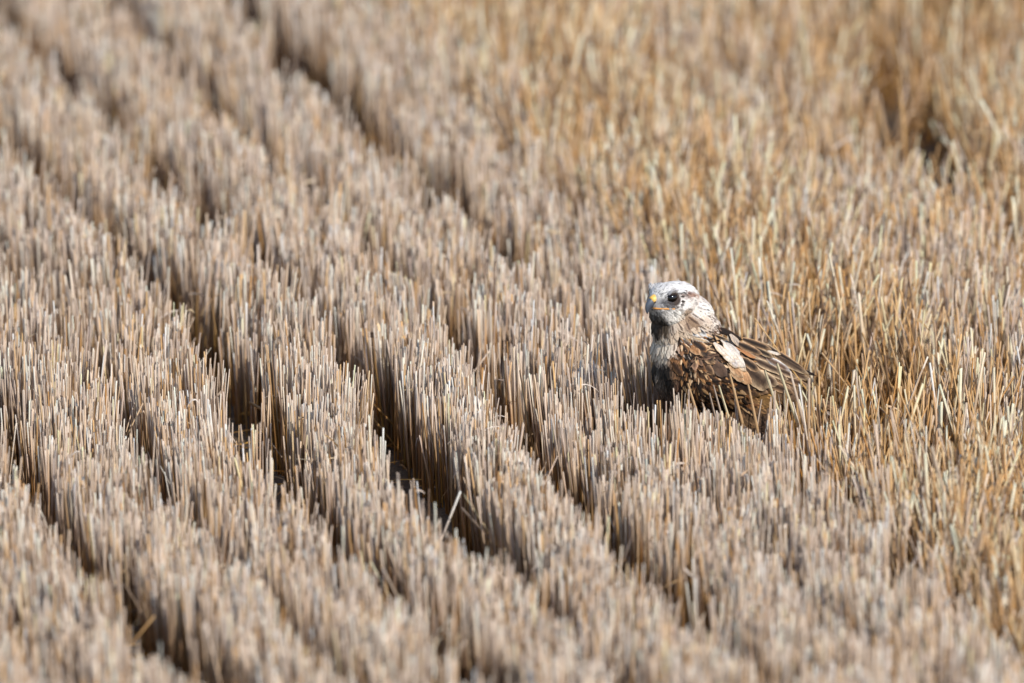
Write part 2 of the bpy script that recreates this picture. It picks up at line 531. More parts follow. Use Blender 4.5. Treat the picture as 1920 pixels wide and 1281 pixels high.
# ---- large feathers traced on the near wing, mirrored to the far wing (crop pixels: x = 1200 + X/5.333, y = 600 + Y/5.333)
DB, MB, RU, TA, BU, WH, GR = '1f1612', '3c2b20', '86603f', 'ab8a69', 'b89f80', 'c2c0be', '5f5045'
BIG = [  # root, tip, width, centre, edge, shape of tip (0 round .. 1 pointed), layer height
    # mantle and neck side
    ((500, 40), (650, 140), 46, DB, WH, .6, 2), ((610, 30), (790, 120), 50, DB, BU, .6, 2), ((560, 110), (700, 180), 40, WH, WH, .5, 2),
    ((470, 110), (600, 170), 44, WH, BU, .5, 2), ((690, 70), (880, 150), 50, DB, DB, .5, 2), ((640, 130), (860, 200), 48, DB, BU, .5, 3),
    ((540, 180), (680, 215), 40, BU, WH, .5, 3), ((780, 80), (960, 170), 60, DB, MB, .4, 2), ((660, 200), (800, 250), 44, DB, TA, .5, 3),
    ((840, 130), (1010, 200), 60, DB, DB, .4, 2), ((400, 190), (520, 250), 46, GR, WH, .5, 2), ((560, 20), (680, 60), 34, WH, WH, .6, 2),
    # lesser coverts
    ((400, 230), (480, 340), 66, DB, RU, .2, 3), ((360, 310), (430, 385), 54, '14100e', RU, .1, 3), ((480, 235), (600, 360), 84, RU, TA, .3, 3),
    ((530, 215), (660, 340), 100, DB, RU, .2, 4), ((600, 290), (730, 440), 120, DB, TA, .2, 4), ((650, 230), (780, 330), 80, DB, TA, .2, 4),
    ((430, 380), (540, 500), 80, MB, RU, .2, 2), ((520, 390), (640, 500), 80, MB, RU, .2, 2), ((330, 420), (430, 560), 80, MB, RU, .2, 2),
    ((600, 420), (730, 540), 90, MB, TA, .2, 2), ((450, 480), (570, 610), 84, DB, RU, .2, 2), ((560, 500), (690, 610), 80, MB, RU, .2, 2),
    ((700, 400), (850, 560), 130, '4a382d', GR, .1, 4), ((640, 540), (800, 650), 90, DB, RU, .2, 2), ((780, 520), (920, 620), 90, DB, MB, .2, 2),
    # secondaries and tertials (under), then white scapulars on top
    ((860, 560), (1120, 690), 120, DB, MB, .2, 1), ((1000, 600), (1270, 730), 110, MB, TA, .2, 0), ((900, 640), (1200, 760), 100, MB, '7a5c34', .2, 0),
    ((1080, 620), (1320, 720), 90, MB, '7a5c34', .3, 0),
    ((1150, 520), (1360, 650), 120, MB, BU, .2, 3), ((1270, 500), (1460, 600), 100, MB, BU, .3, 2),
    ((1030, 480), (1265, 672), 190, '3a2b21', BU, .1, 5), ((865, 420), (1000, 570), 100, '9a7656', BU, .3, 8), ((930, 470), (1085, 635), 120, 'a07a58', 'b8946f', .3, 7.5), ((890, 500), (1010, 610), 80, 'a07a58', BU, .3, 7),
    ((1120, 400), (1400, 545), 110, MB, BU, .2, 4), ((980, 390), (1155, 510), 105, DB, TA, .1, 6.5),
    ((1060, 330), (1300, 450), 90, '453226', BU, .2, 6), ((930, 290), (1120, 405), 80, '9a6a44', 'a8784f', .3, 7),
    ((940, 225), (1200, 350), 80, DB, TA, .3, 6), ((1100, 270), (1310, 380), 62, DB, BU, .4, 7), ((1010, 190), (1290, 300), 70, DB, TA, .3, 6),
    ((1200, 235), (1380, 350), 56, DB, BU, .4, 7), ((1250, 300), (1370, 350), 44, 'c4bcb2', BU, .3, 8),
    ((730, 255), (840, 380), 105, 'c0b6aa', BU, .3, 9), ((770, 215), (880, 350), 120, 'c4bcb2', 'b8a48e', .3, 9.5), ((830, 175), (930, 300), 115, 'b3a798', 'a8957f', .3, 9.5),
    ((890, 165), (970, 270), 70, 'a3968a', 'a8957f', .3, 9.5), ((790, 300), (900, 430), 115, 'c4bcb2', 'b8a48e', .3, 10), ((850, 250), (960, 390), 125, 'c2b9ae', 'aca39c', .3, 10),
    ((840, 340), (950, 480), 110, 'b0a8a4', BU, .3, 10.5), ((890, 330), (1010, 480), 110, 'c2b9ae', 'b0a498', .3, 10.5), ((920, 390), (1025, 515), 70, 'a89684', BU, .3, 10),
    ((790, 235), (940, 410), 120, 'c4bcb2', 'b8a48e', .3, 10.2),
    # long tertials and primaries to the wing tip
    ((1250, 380), (1480, 520), 80, '584234', WH, .3, 5), ((1300, 470), (1560, 590), 80, MB, BU, .3, 3), ((1330, 350), (1660, 545), 92, '3c2d22', BU, .6, 6),
    ((1300, 290), (1640, 515), 60, DB, TA, .7, 6), ((1400, 480), (1690, 600), 80, MB, BU, .5, 3), ((1450, 440), (1745, 560), 50, DB, DB, .7, 4),
    ((1380, 560), (1680, 670), 80, MB, TA, .5, 2), ((1250, 620), (1520, 730), 90, MB, TA, .3, 1),
]


def feather_geo(rows, W, ptip, ccol, ecol, lay, jit, nu=9, nvv=7):
    """rows: nu tuples (point, normal, across) along the feather"""
    vs, cs = [], []
    c1, c2 = lin(ccol), lin(ecol)
    for a_ in range(nu):
        t = a_ / (nu - 1)
        pt, nn, ac = rows[a_]
        w = W * (0.45 + 0.55 * min(1, t / 0.3))
        tr = 0.62 - 0.25 * ptip
        if t > tr:
            q_ = (t - tr) / (1 - tr)
            w *= max(0.04, (1 - q_ ** 2) ** 0.5) * (1 - 0.35 * ptip * q_)
        for b_ in range(nvv):
            s = -1 + 2 * b_ / (nvv - 1)
            h = (0.0018 if lay > 4 else 0.0004) + 0.0006 * lay + 0.0022 * t + (1 - s * s) * W * 0.10 - 0.0012 * (1 - t)
            ser = 1 + 0.05 * math.sin(a_ * 2.3 + b_ * 1.7 + jit)
            vs.append(pt + ac * (s * w * 0.5 * ser) + nn * h)
            e = max(abs(s) ** 3.0, sstep(0.80, 1.0, np.array(t)) * 1.0)
            shaft = 0.7 if abs(s) < 0.1 else 1.0
            cs.append((c1 * (1 - e) + c2 * e) * shaft * (1 + (random.random() - .5) * (0.2 if c1[0] > 0.5 else 0.7)))
    fs = [[a_ * nvv + b_, a_ * nvv + b_ + 1, (a_ + 1) * nvv + b_ + 1, (a_ + 1) * nvv + b_] for a_ in range(nu - 1) for b_ in range(nvv - 1)]
    return np.array([tuple(v) for v in vs]), fs, np.array(cs)


camb = HMi @ CAM


def hit(X_, Y_):
    px, py = 1200 + X_ / 5.3333, 600 + Y_ / 5.3333
    d = HMi.to_3x3() @ pixel_dir(px, py)
    h = bvh.ray_cast(camb, d)
    if h[0] is None or h[0].y < -0.02:
        # beyond the body: carry on in the upright sheet through the folded wing pack
        nn = Vector((-0.12, 1, 0.25)).normalized()
        q0 = Vector((-0.13, 0.036, 0.18))
        t = (q0 - camb).dot(nn) / d.dot(nn)
        return camb + d * t, nn
    nn = h[1]
    if nn.dot(d) > 0:
        nn = -nn
    return h[0], nn


wings = []
for s in (1, -1):
    w = bpy.data.objects.new("wing", None)
    w.empty_display_size = 0.02
    col.objects.link(w)
    w.parent = hawk
    w.location = (0.05, s * 0.06, 0.24)
    wings.append((w, s))
for k_, (r0, t0, wpx, cc, ec, pt, lay) in enumerate(BIG):
    rows = []
    nu = 9
    pts = []
    for a_ in range(nu):
        t = a_ / (nu - 1)
        P_, N_ = hit(r0[0] + (t0[0] - r0[0]) * t, r0[1] + (t0[1] - r0[1]) * t)
        pts.append((P_, N_))
    navg = sum((q_[1] for q_ in pts), Vector()).normalized()
    # smooth the path so that a feather stays a stiff, gently bent blade
    P0, P1 = pts[0][0], pts[-1][0]
    mid = sum((q_[0] for q_ in pts[3:6]), Vector()) / 3
    ctl = mid * 2 - (P0 + P1) / 2
    for a_ in range(nu):
        t = a_ / (nu - 1)
        pt_ = P0 * (1 - t) ** 2 + ctl * (2 * t * (1 - t)) + P1 * t * t
        tg = ((ctl - P0) * (1 - t) + (P1 - ctl) * t).normalized()
        nn = (pts[a_][1] * 0.4 + navg * 0.6)
        nn = (nn - tg * nn.dot(tg)).normalized()
        rows.append((pt_, nn, tg.cross(nn).normalized()))
    vs, fs, cs = feather_geo(rows, wpx / 5.333 / 1000.0, pt, cc, ec, lay, k_)
    for w, s in wings:
        v2 = vs.copy()
        f2 = fs
        if s < 0:
            v2[:, 1] *= -0.85
            v2[:, 2] -= 0.018
            f2 = [q_[::-1] for q_ in fs]
        v2 -= np.array(w.location)
        link("feather", mesh_faces("feather", v2, f2, np.clip(cs, 0, 0.85)), m_plume, w)

# ---- tail: a fan of long feathers closed over each other
tail = bpy.data.objects.new("tail", None)
tail.empty_display_size = 0.02
col.objects.link(tail)
tail.parent = hawk
tail.location = (-0.13, 0, 0.150)
for k_ in range(-4, 5):
    rows = []
    for a_ in range(9):
        t = a_ / 8
        ang = k_ * 0.035
        x = -0.02 - 0.155 * t
        rows.append((Vector((x, math.sin(ang) * 0.20 * t + k_ * 0.0045, -0.005 - 0.075 * t - abs(k_) * 0.0022)), Vector((-0.4, 0, 0.91)), Vector((0, 1, 0))))
    vs, fs, cs = feather_geo(rows, 0.03, 0.0, '4a382c', '8a7460' if k_ % 2 else '5f4c3c', 1, k_)
    # pale base and dark band towards the tip
    tt = np.repeat(np.arange(9) / 8, 7)
    cs = cs * (1 - 0.5 * sstep(0.72, 0.8, tt)[:, None]) + lin('d8d0c4') * (1 - sstep(0.3, 0.6, tt))[:, None] * 0.8
    link("feather", mesh_faces("feather", vs, fs, np.clip(cs, 0, .85)), m_plume, tail)


# ---- beak, cere, gape, eyes, feet
def loft(rings, cap=True):
    nr, k = len(rings), len(rings[0])
    vs = [v for r in rings for v in r]
    fs = [[i * k + j, i * k + (j + 1) % k, (i + 1) * k + (j + 1) % k, (i + 1) * k + j] for i in range(nr - 1) for j in range(k)]
    if cap:
        fs.append(list(range(k))[::-1])
        fs.append(list(range((nr - 1) * k, nr * k)))
    return np.array(vs), fs


def tube(path, rad, k=8, flat=1.0):
    path = [Vector(q_) for q_ in path]
    rings = []
    for i, q_ in enumerate(path):
        tg = (path[min(i + 1, len(path) - 1)] - path[max(i - 1, 0)]).normalized()
        ref = Vector((0, 0, 1)) if abs(tg.z) < 0.9 else Vector((1, 0, 0))
        a_ = tg.cross(ref).normalized()
        b_ = a_.cross(tg).normalized()
        r = rad[i] if hasattr(rad, '__len__') else rad
        rings.append([tuple(q_ + a_ * (math.cos(6.2832 * j / k) * r) + b_ * (math.sin(6.2832 * j / k) * r * flat)) for j in range(k)])
    return loft(rings)


m_horn = plain_mat("beak_horn", lin('444a54'), 0.35, 0.5)
m_cere = plain_mat("cere_yellow", lin('d0a552'), 0.45, 0.4)
m_gape = plain_mat("gape_orange", lin('c98d4a'), 0.5, 0.4)
m_eye = plain_mat("eye_brown", lin('140b08'), 0.12, 0.25, 0.25)
m_pupil = plain_mat("pupil_black", (0.002, 0.002, 0.002), 0.06, 0.25, 0.3)
m_toe = plain_mat("toe_yellow", lin('c9a14a'), 0.6, 0.3)
m_talon = plain_mat("talon_black", lin('1c1a1a'), 0.3, 0.5)


def beak_rings(ts):
    out = []
    for t in ts:
        x = 0.1325 + 0.0215 * math.sin(min(t, 1) * 1.75) / math.sin(1.57)
        z = 0.3635 - 0.0205 * t ** 2.1
        hw = 0.0082 * (1 - t) ** 0.75 + 0.0006
        hh = 0.0100 * (1 - t) ** 0.62 + 0.0008
        pit = 1.35 * t
        r = []
        for j in range(14):
            a_ = 2 * math.pi * j / 14
            yy, zz = math.cos(a_) * hw, math.sin(a_) * hh
            r.append((x + zz * math.sin(pit), yy, z + zz * math.cos(pit)))
        out.append(r)
    return out


v, f_ = loft(beak_rings(np.linspace(0.0, 1.0, 12)))
beak = link("beak", mesh_faces("beak", hd_np(v), f_), m_horn, hawk)
rr = beak_rings(np.linspace(0.0, 0.34, 6))
rr2 = []
for i, r in enumerate(rr):
    c = np.mean(np.array(r), axis=0)
    g = 1.09 if i < 5 else 0.98
    rr2.append([tuple(c + (np.array(q_) - c) * g) for q_ in r])
v, f_ = loft(rr2)
v[:, 2] += 0.0006
link("cere", mesh_faces("cere", hd_np(v), f_), m_cere, beak)
for s in (1, -1):
    bm = bmesh.new()
    head_ellipsoid(bm, (0.1420, s * 0.0072, 0.3630), (0.0026, 0.0014, 0.0016), 0.5, 0)
    me = bpy.data.meshes.new("nostril")
    bm.to_mesh(me)
    bm.free()
    link("nostril", me, m_talon, beak)
    g_ = [(0.1460, 0.0062, 0.3525), (0.1415, 0.0125, 0.3525), (0.1365, 0.0200, 0.3530), (0.1300, 0.0275, 0.3535), (0.1210, 0.0350, 0.3535)]
    v, f_ = tube([(x, s * y, z) for x, y, z in g_], [0.0016, 0.0020, 0.0023, 0.0024, 0.0012], 8, 0.9)
    link("gape", mesh_faces("gape", hd_np(v), f_), m_gape, hawk)
# lower mandible
v, f_ = tube([(0.128, 0, 0.348), (0.137, 0, 0.3485), (0.144, 0, 0.349)], [0.0095, 0.0075, 0.003], 10, 0.45)
link("lower_mandible", mesh_faces("lower_mandible", hd_np(v), f_), m_horn, hawk)
for s in (1, -1):
    bm = bmesh.new()
    bmesh.ops.create_uvsphere(bm, u_segments=28, v_segments=18, radius=0.0112, matrix=HEAD @ Matrix.Translation((0.1190, s * 0.0228, 0.3705)))
    for f in bm.faces:
        f.smooth = True
    me = bpy.data.meshes.new("eye")
    bm.to_mesh(me)
    bm.free()
    eye = link("eye", me, m_eye, hawk)
    bm = bmesh.new()
    dirv = Vector((0.55, s * 0.82, 0.05)).normalized()
    bmesh.ops.create_uvsphere(bm, u_segments=20, v_segments=12, radius=0.0078, matrix=HEAD @ Matrix.Translation(Vector((0.1190, s * 0.0228, 0.3705)) + dirv * 0.0047))
    for f in bm.faces:
        f.smooth = True
    me = bpy.data.meshes.new("pupil")
    bm.to_mesh(me)
    bm.free()
    link("pupil", me, m_pupil, eye)
    # foot: three toes forward, one back, each with a talon
    bx, by = -0.062, s * 0.047
    foot = bpy.data.objects.new("foot", None)
    foot.empty_display_size = 0.01
    col.objects.link(foot)
    foot.parent = hawk
    foot.location = (bx, by, 0.0)
    for ang, ln in ((0, 0.044), (0.6, 0.034), (-0.6, 0.036), (math.pi, 0.026)):
        c_, s__ = math.cos(ang), math.sin(ang)
        pth = [(0, 0, 0.022), (c_ * ln * .35, s__ * ln * .35, 0.016), (c_ * ln * .7, s__ * ln * .7, 0.011), (c_ * ln, s__ * ln, 0.007)]
        v, f_ = tube(pth, [0.0065, 0.0055, 0.005, 0.0042], 8)
        link("toe", mesh_faces("toe", v, f_), m_toe, foot)
        pth = [(c_ * ln, s__ * ln, 0.008), (c_ * (ln + .009), s__ * (ln + .009), 0.009), (c_ * (ln + .016), s__ * (ln + .016), 0.003), (c_ * (ln + .017), s__ * (ln + .017), -0.003)]
        v, f_ = tube(pth, [0.0034, 0.0028, 0.0018, 0.0004], 6)
        link("talon", mesh_faces("talon", v, f_), m_talon, foot)

# ------------------------------------------------------------------ stubble
m_straw = vcol_mat("straw", rough=0.55, spec=0.35, translucent=0.28, noise=(160, 0.22))
CA, SA = 0.9735, 0.2288            # across-row axis; rows run away to the left


def to_uv(x, y):
    return CA * x + SA * y, -SA * x + CA * y


def to_xy(u, v):
    return CA * u - SA * v, SA * u + CA * v


def row_bend(v):
    return 0.03 * np.sin(v * 0.9 + 0.4) + 0.012 * np.sin(v * 2.3) - 0.02 * sstep(1.0, 3.0, v) + 0.02 * np.maximum(v - 3.0, 0) ** 1.5


SP = 0.234
# open width of the furrow on the left of each drill row; k = 0 is the row behind the deep furrow through the middle
GAP = {-8: .09, -7: .10, -6: .08, -5: .10, -4: .08, -3: .108, -2: .08, -1: .108, 0: .11, 1: .078, 2: .112, 3: .05, 4: .02}

GREY = [lin(c) for c in ('c8b7a6', 'd3c2b1', 'b7a597', 'dbccbc', 'c3af9b', 'e2d5c8', 'ac9b8b', 'cdb69d')]
GOLD = [lin(c) for c in ('cca877', 'bf9868', 'dcc29a', 'c6a57c', 'b28754', 'e0cbaa', 'ba9e80')]
DARK = [lin(c) for c in ('6e5a4a', '5a4737', '7a5f44')]
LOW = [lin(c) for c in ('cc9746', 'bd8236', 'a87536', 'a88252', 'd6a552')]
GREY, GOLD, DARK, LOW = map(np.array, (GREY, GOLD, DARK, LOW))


def make_field(umin, umax, vmin, vmax, dens):
    xs, ys, zone = [], [], []
    k0, k1 = int((umin + .5) / SP) - 1, int((umax + .5) / SP) + 1
    for k in range(k0, k1 + 1):
        uc = -0.50 + SP * k
        n = int(dens / 7.0 * SP * (vmax - vmin))           # plants; each tillers into a bunch of stalks
        v = rng.uniform(vmin, vmax, n)
        v = v + 0.02 * np.sin(v * 23 + 2 * k)
        gl, gr_ = GAP.get(k, 0.03 if k > 4 else 0.08), GAP.get(k + 1, 0.03 if k > 3 else 0.08)
        if k == 2:
            gl = 0.035 + (gl - 0.035) * sstep(0.6, 1.6, v)
        if k == 1:
            gr_ = 0.035 + (gr_ - 0.035) * sstep(0.6, 1.6, v)
        wob = 0.42 + 1.1 * vnoise(v * 1.3 + 7 * k, np.full(n, k * 3.7), 21)
        wob2 = 0.42 + 1.1 * vnoise(v * 1.3 + 7 * (k + 1), np.full(n, (k + 1) * 3.7), 21)
        lo_, hi_ = -SP / 2 + gl * 0.5 * wob, SP / 2 - gr_ * 0.5 * wob2
        uu = lo_ + (hi_ - lo_) * rng.random(n)
        stray = rng.random(n) < 0.03
        uu[stray] = rng.uniform(-.12, .12, stray.sum())
        u = uc + uu + row_bend(v) + 0.025 * (vnoise(v * 2.2, np.full(n, 5.1), 33) - .5)
        thin = vnoise(v * 3.1 + 3 * k, np.full(n, k * 2.3 + .5), 44)
        keep = rng.random(n) < (0.62 + 0.7 * thin)
        u, v = u[keep], v[keep]
        n = len(u)
        cnt = rng.integers(4, 11, n)
        pid = np.repeat(np.arange(n), cnt)
        N_ = len(pid)
        an, rr_ = rng.uniform(0, 6.28, N_), np.sqrt(rng.random(N_))
        ox, oy = np.cos(an) * rr_, np.sin(an) * rr_
        spl = rng.uniform(0.02, 0.10, n)[pid]
        plx, ply = rng.normal(0, .035, n)[pid], rng.normal(0, .04, n)[pid]
        ph_ = rng.normal(0, 0.018, n)[pid]
        x, y = to_xy(u[pid], v[pid])
        xs.append(np.stack([x + ox * 0.012, y + oy * 0.012, plx + ox * spl, ply + oy * spl, ph_], 1))
    return np.concatenate(xs)


fld = make_field(-1.9, 1.8, -2.4, 4.7, 6200)
x, y, lean, PH = fld[:, 0], fld[:, 1], fld[:, 2:4], fld[:, 4]
u, v = to_uv(x, y)
HOLES = [(1728, 340, .10, .34), (1790, 420, .07, .2), (1650, 250, .05, .2), (1352, 235, .05, .22), (872, 150, .035, .14), (1560, 60, .06, .2), (1880, 130, .06, .2)]
# the trampled strip right of the hawk: fewer stalks, leaning and golden
trk = sstep(0.05, 0.22, u - row_bend(v)) * (1 - 0.55 * sstep(0.42, 0.55, u) * (1 - sstep(0.75, 0.95, u)))
patch = vnoise(x * 2.6 + 5, y * 0.9 + 2, 77)
keep = rng.random(len(x)) > trk * (0.25 + 0.55 * sstep(0.45, 0.75, patch))
for hx_, hy_, hr, hl in HOLES:
    d_ = pixel_dir(hx_, hy_)
    q0 = CAM + d_ * ((0.04 - CAM.z) / d_.z)
    keep &= ((x - q0.x) / hr) ** 2 + ((y - q0.y) / hl) ** 2 > rng.uniform(0.15, 1.5, len(x))
x, y, u, v, trk, patch, lean, PH = (q_[keep] for q_ in (x, y, u, v, trk, patch, lean, PH))
N = len(x)
H = 0.196 + 0.030 * (vnoise(u * 3 + 9, v * 1.3, 5) - .5) + PH + rng.normal(0, 0.008, N) - np.abs(rng.normal(0, 0.012, N))
H += trk * rng.normal(0.0, 0.035, N)
shortm = rng.random(N) < 0.10
H[shortm] *= rng.uniform(0.45, 0.9, shortm.sum())
tallm = rng.random(N) < 0.012 + 0.03 * trk
H[tallm] += rng.uniform(0.02, 0.06, tallm.sum())
H = np.clip(H, 0.05, 0.30)
lean = lean + rng.normal(0, 1, (N, 2)) * (0.03 + 0.19 * trk)[:, None]
lean[:, 0] += 0.11 * (vnoise(x * 7 + 3, y * 4, 61) - .5) - 0.02 * (1 - trk)
lean[:, 1] += 0.13 * (vnoise(x * 7 + 9, y * 4, 62) - .5)
lodged = (rng.random(N) < 0.012 + 0.11 * trk) & (x ** 2 + (y * 0.7) ** 2 > 0.16)
lean[lodged] += rng.normal(0, 0.55, (lodged.sum(), 2))
H[lodged] /= np.sqrt(1 + (lean[lodged] ** 2).sum(1))
rad = rng.uniform(0.0010, 0.0019, N) * (1 + 0.2 * trk)
thick = rng.random(N) < 0.09 * trk
rad[thick] *= 1.5
# colours
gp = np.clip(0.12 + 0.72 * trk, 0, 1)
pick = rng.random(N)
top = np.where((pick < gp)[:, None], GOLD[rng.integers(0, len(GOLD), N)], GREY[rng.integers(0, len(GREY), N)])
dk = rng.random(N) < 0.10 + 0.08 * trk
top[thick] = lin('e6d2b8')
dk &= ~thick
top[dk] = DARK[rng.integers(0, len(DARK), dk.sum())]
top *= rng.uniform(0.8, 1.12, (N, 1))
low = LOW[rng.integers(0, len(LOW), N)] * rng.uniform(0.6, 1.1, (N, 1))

# ---- keep the hawk's own ground clear, and the view of it as the photograph has it
WLINE_X = np.array([1195, 1215, 1230, 1250, 1262, 1290, 1300, 1330, 1360, 1385, 1400, 1425, 1436, 1442, 1455, 1480, 1500, 1530, 1560])
WLINE_Y = np.array([600, 742, 728, 722, 718, 724, 750, 768, 772, 790, 800, 812, 815, 745, 728, 722, 718, 712, 600])
wx, wy = x * 0, y * 0
cy_, sy_ = math.cos(R(YAW)), math.sin(R(YAW))
hx, hy = -x * cy_ - y * sy_, x * sy_ - y * cy_       # bird frame
inside = ((hx - 0.0) / 0.115) ** 2 + (hy / 0.085) ** 2 < 1
inside |= (np.abs(hy) < 0.055) & (hx < 0) & (hx > -0.36) & (H > 0.075)
tipx = x + lean[:, 0] * H
tipy = y + lean[:, 1] * H
ppx, ppy = project(np.stack([tipx, tipy, H], 1))
infront = (-y + 0.0 > -0.30) & (y < 0.10) & (y > -1.6)
lim = np.interp(ppx, WLINE_X, WLINE_Y, left=0, right=0)
# stalks nearer than the bird whose tips would rise over the line are cut shorter
over = infront & (ppy < lim) & (y < 0.03 - 0.10 * sstep(1400, 1540, ppx) * 0) & (ppx > 1195) & (ppx < 1560)
newH = H - (lim - ppy + rng.uniform(0, 22, N)) / 970.0
H = np.where(over, newH, H)
H = np.where(inside, np.minimum(H, rng.uniform(0.07, 0.115, N)), H)
core = (np.abs(hx + 0.05) < 0.045) & (np.abs(np.abs(hy) - 0.047) < 0.03)
drop = core | (H < 0.045)
x, y, u, v, trk, H, lean, rad, top, low = (q_[~drop] for q_ in (x, y, u, v, trk, H, lean, rad, top, low))
N = len(x)

# nearest stalks round the hawk become objects of their own
ppx, ppy = project(np.stack([x + lean[:, 0] * H, y + lean[:, 1] * H, H], 1))
d_h = ((x - 0.03) / 0.30) ** 2 + ((y + 0.02) / 0.36) ** 2 + 3.0 * (H < 0.12)
order = np.argsort(d_h)
N_IND = 262
ind = order[:N_IND]
rest = np.ones(N, bool)
rest[ind] = False


def stalks(x, y, H, lean, rad, top, low, K=5, fr=(0.0, 0.35, 0.62, 0.635, 1.0), sink=0.012, cap=True):
    """one batch of hollow-looking cut stalks: tapered, with a node step and a slanted cut"""
    n = len(x)
    NR = len(fr)
    ph = rng.uniform(0, 6.28, n)
    bend = rng.normal(0, 0.03, (n, 2))
    cut = rng.uniform(-1, 1, (n, 2)) * 1.0
    V = np.zeros((n, NR * K + 1, 3))
    C = np.zeros((n, NR * K + 1, 3))
    for a_, t in enumerate(fr):
        zz = -sink + (H + sink) * t
        cx = x + lean[:, 0] * H * t + bend[:, 0] * H * (t * t - t)
        cy = y + lean[:, 1] * H * t + bend[:, 1] * H * (t * t - t)
        r = rad * (1.08 - 0.10 * t) * (1.22 if t < 0.63 else 1.0)
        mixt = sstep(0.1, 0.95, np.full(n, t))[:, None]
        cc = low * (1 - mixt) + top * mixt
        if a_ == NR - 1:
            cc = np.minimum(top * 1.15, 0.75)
        for b_ in range(K):
            an = ph + 6.2832 * b_ / K
            ox, oy = np.cos(an) * r, np.sin(an) * r
            V[:, a_ * K + b_, 0] = cx + ox
            V[:, a_ * K + b_, 1] = cy + oy
            V[:, a_ * K + b_, 2] = zz + (ox * cut[:, 0] + oy * cut[:, 1] if a_ == NR - 1 else 0)
            C[:, a_ * K + b_] = cc
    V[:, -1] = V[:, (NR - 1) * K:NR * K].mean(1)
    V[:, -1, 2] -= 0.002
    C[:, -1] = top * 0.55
    fl = []
    for a_ in range(NR - 1):
        for b_ in range(K):
            fl.append([a_ * K + b_, a_ * K + (b_ + 1) % K, (a_ + 1) * K + (b_ + 1) % K, (a_ + 1) * K + b_])
    q4 = np.array(fl)
    t3 = np.array([[(NR - 1) * K + b_, (NR - 1) * K + (b_ + 1) % K, NR * K] for b_ in range(K)])
    if not cap:
        t3 = np.array([[(NR - 1) * K + b_ for b_ in range(3)]])
    off = (np.arange(n) * (NR * K + 1))[:, None, None]
    l4 = (q4[None] + off).reshape(n, -1)
    l3 = (t3[None] + off).reshape(n, -1)
    loops = np.concatenate([l4.ravel(), l3.ravel()])
    tot = np.concatenate([np.full(n * len(q4), 4), np.full(n * len(t3), 3)])
    st = np.concatenate([[0], np.cumsum(tot)[:-1]])
    return V.reshape(-1, 3), loops, st, tot, C.reshape(-1, 3)


s_ = rest
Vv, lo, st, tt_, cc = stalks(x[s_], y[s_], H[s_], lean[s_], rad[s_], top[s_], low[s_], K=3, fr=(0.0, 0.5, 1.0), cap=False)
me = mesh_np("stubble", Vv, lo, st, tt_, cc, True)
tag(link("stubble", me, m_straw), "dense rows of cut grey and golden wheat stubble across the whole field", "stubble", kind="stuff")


# ---- dry leaf blades and broken straw among the stalks, and litter on the soil
def ribbons(n, x, y, z, yaw, elev, ln, w, droop, colr, K=4):
    V = np.zeros((n, (K + 1) * 2, 3))
    C = np.zeros((n, (K + 1) * 2, 3))
    dx, dy = np.cos(yaw), np.sin(yaw)
    tw = rng.uniform(-1.2, 1.2, n)
    for a_ in range(K + 1):
        t = a_ / K
        hx_ = ln * t * np.cos(elev)
        cz = z + ln * t * np.sin(elev) - droop * ln * t * t
        cz = np.maximum(cz, 0.004)
        cx, cy = x + dx * hx_, y + dy * hx_
        ww = w * (1 - 0.75 * t ** 2)
        ang = tw * t + 0.6
        for b_, s in enumerate((-1, 1)):
            V[:, a_ * 2 + b_, 0] = cx - dy * s * ww * np.cos(ang)
            V[:, a_ * 2 + b_, 1] = cy + dx * s * ww * np.cos(ang)
            V[:, a_ * 2 + b_, 2] = cz + s * ww * np.sin(ang)
            C[:, a_ * 2 + b_] = colr
    q4 = np.array([[2 * a_, 2 * a_ + 1, 2 * a_ + 3, 2 * a_ + 2] for a_ in range(K)])
    loops = (q4[None] + (np.arange(n) * (K + 1) * 2)[:, None, None]).reshape(-1)
    nq = n * K
    return mesh_np("leaf", V.reshape(-1, 3), loops, np.arange(nq) * 4, np.full(nq, 4), C.reshape(-1, 3), True)


cand = np.where(rest & ~((np.abs(x) < 0.22) & (y > -0.45) & (y < 0.3)))[0]
sel = rng.choice(cand, 9000, replace=False)
n = len(sel)
tz = rng.uniform(0.25, 0.98, n)
me = ribbons(n, x[sel] + lean[sel, 0] * H[sel] * tz, y[sel] + lean[sel, 1] * H[sel] * tz, H[sel] * tz, rng.uniform(0, 6.28, n),
             rng.normal(0.9, 0.55, n), rng.uniform(0.02, 0.07, n), rng.uniform(0.0012, 0.0032, n), rng.uniform(0.1, 0.9, n),
             np.where((rng.random(n) < 0.35 + 0.4 * trk[sel])[:, None], GOLD[rng.integers(0, len(GOLD), n)], GREY[rng.integers(0, len(GREY), n)]) * rng.uniform(.75, 1.1, (n, 1)))
me.name = "dry_leaves"
tag(link("dry_leaves", me, m_straw), "curled dry leaf shreds clinging to the cut stalks", "leaves", kind="stuff")

n = 7000
lx, ly = rng.uniform(-2.6, 2.4, n), rng.uniform(-3.4, 5.6, n)
okl = ~(((lx) ** 2 + ly ** 2) < 0.01)
lx, ly = lx[okl], ly[okl]
n = len(lx)
me = ribbons(n, lx, ly, rng.uniform(0.005, 0.03, n), rng.uniform(0, 6.28, n), rng.normal(0.05, 0.12, n), rng.uniform(0.04, 0.16, n),
             rng.uniform(0.0015, 0.003, n), rng.uniform(0, 0.15, n), LOW[rng.integers(0, len(LOW), n)] * rng.uniform(.7, 1.3, (n, 1)))
me.name = "straw_litter"
tag(link("straw_litter", me, m_straw), "broken straw chaff scattered flat on the soil between rows", "straw", kind="stuff")

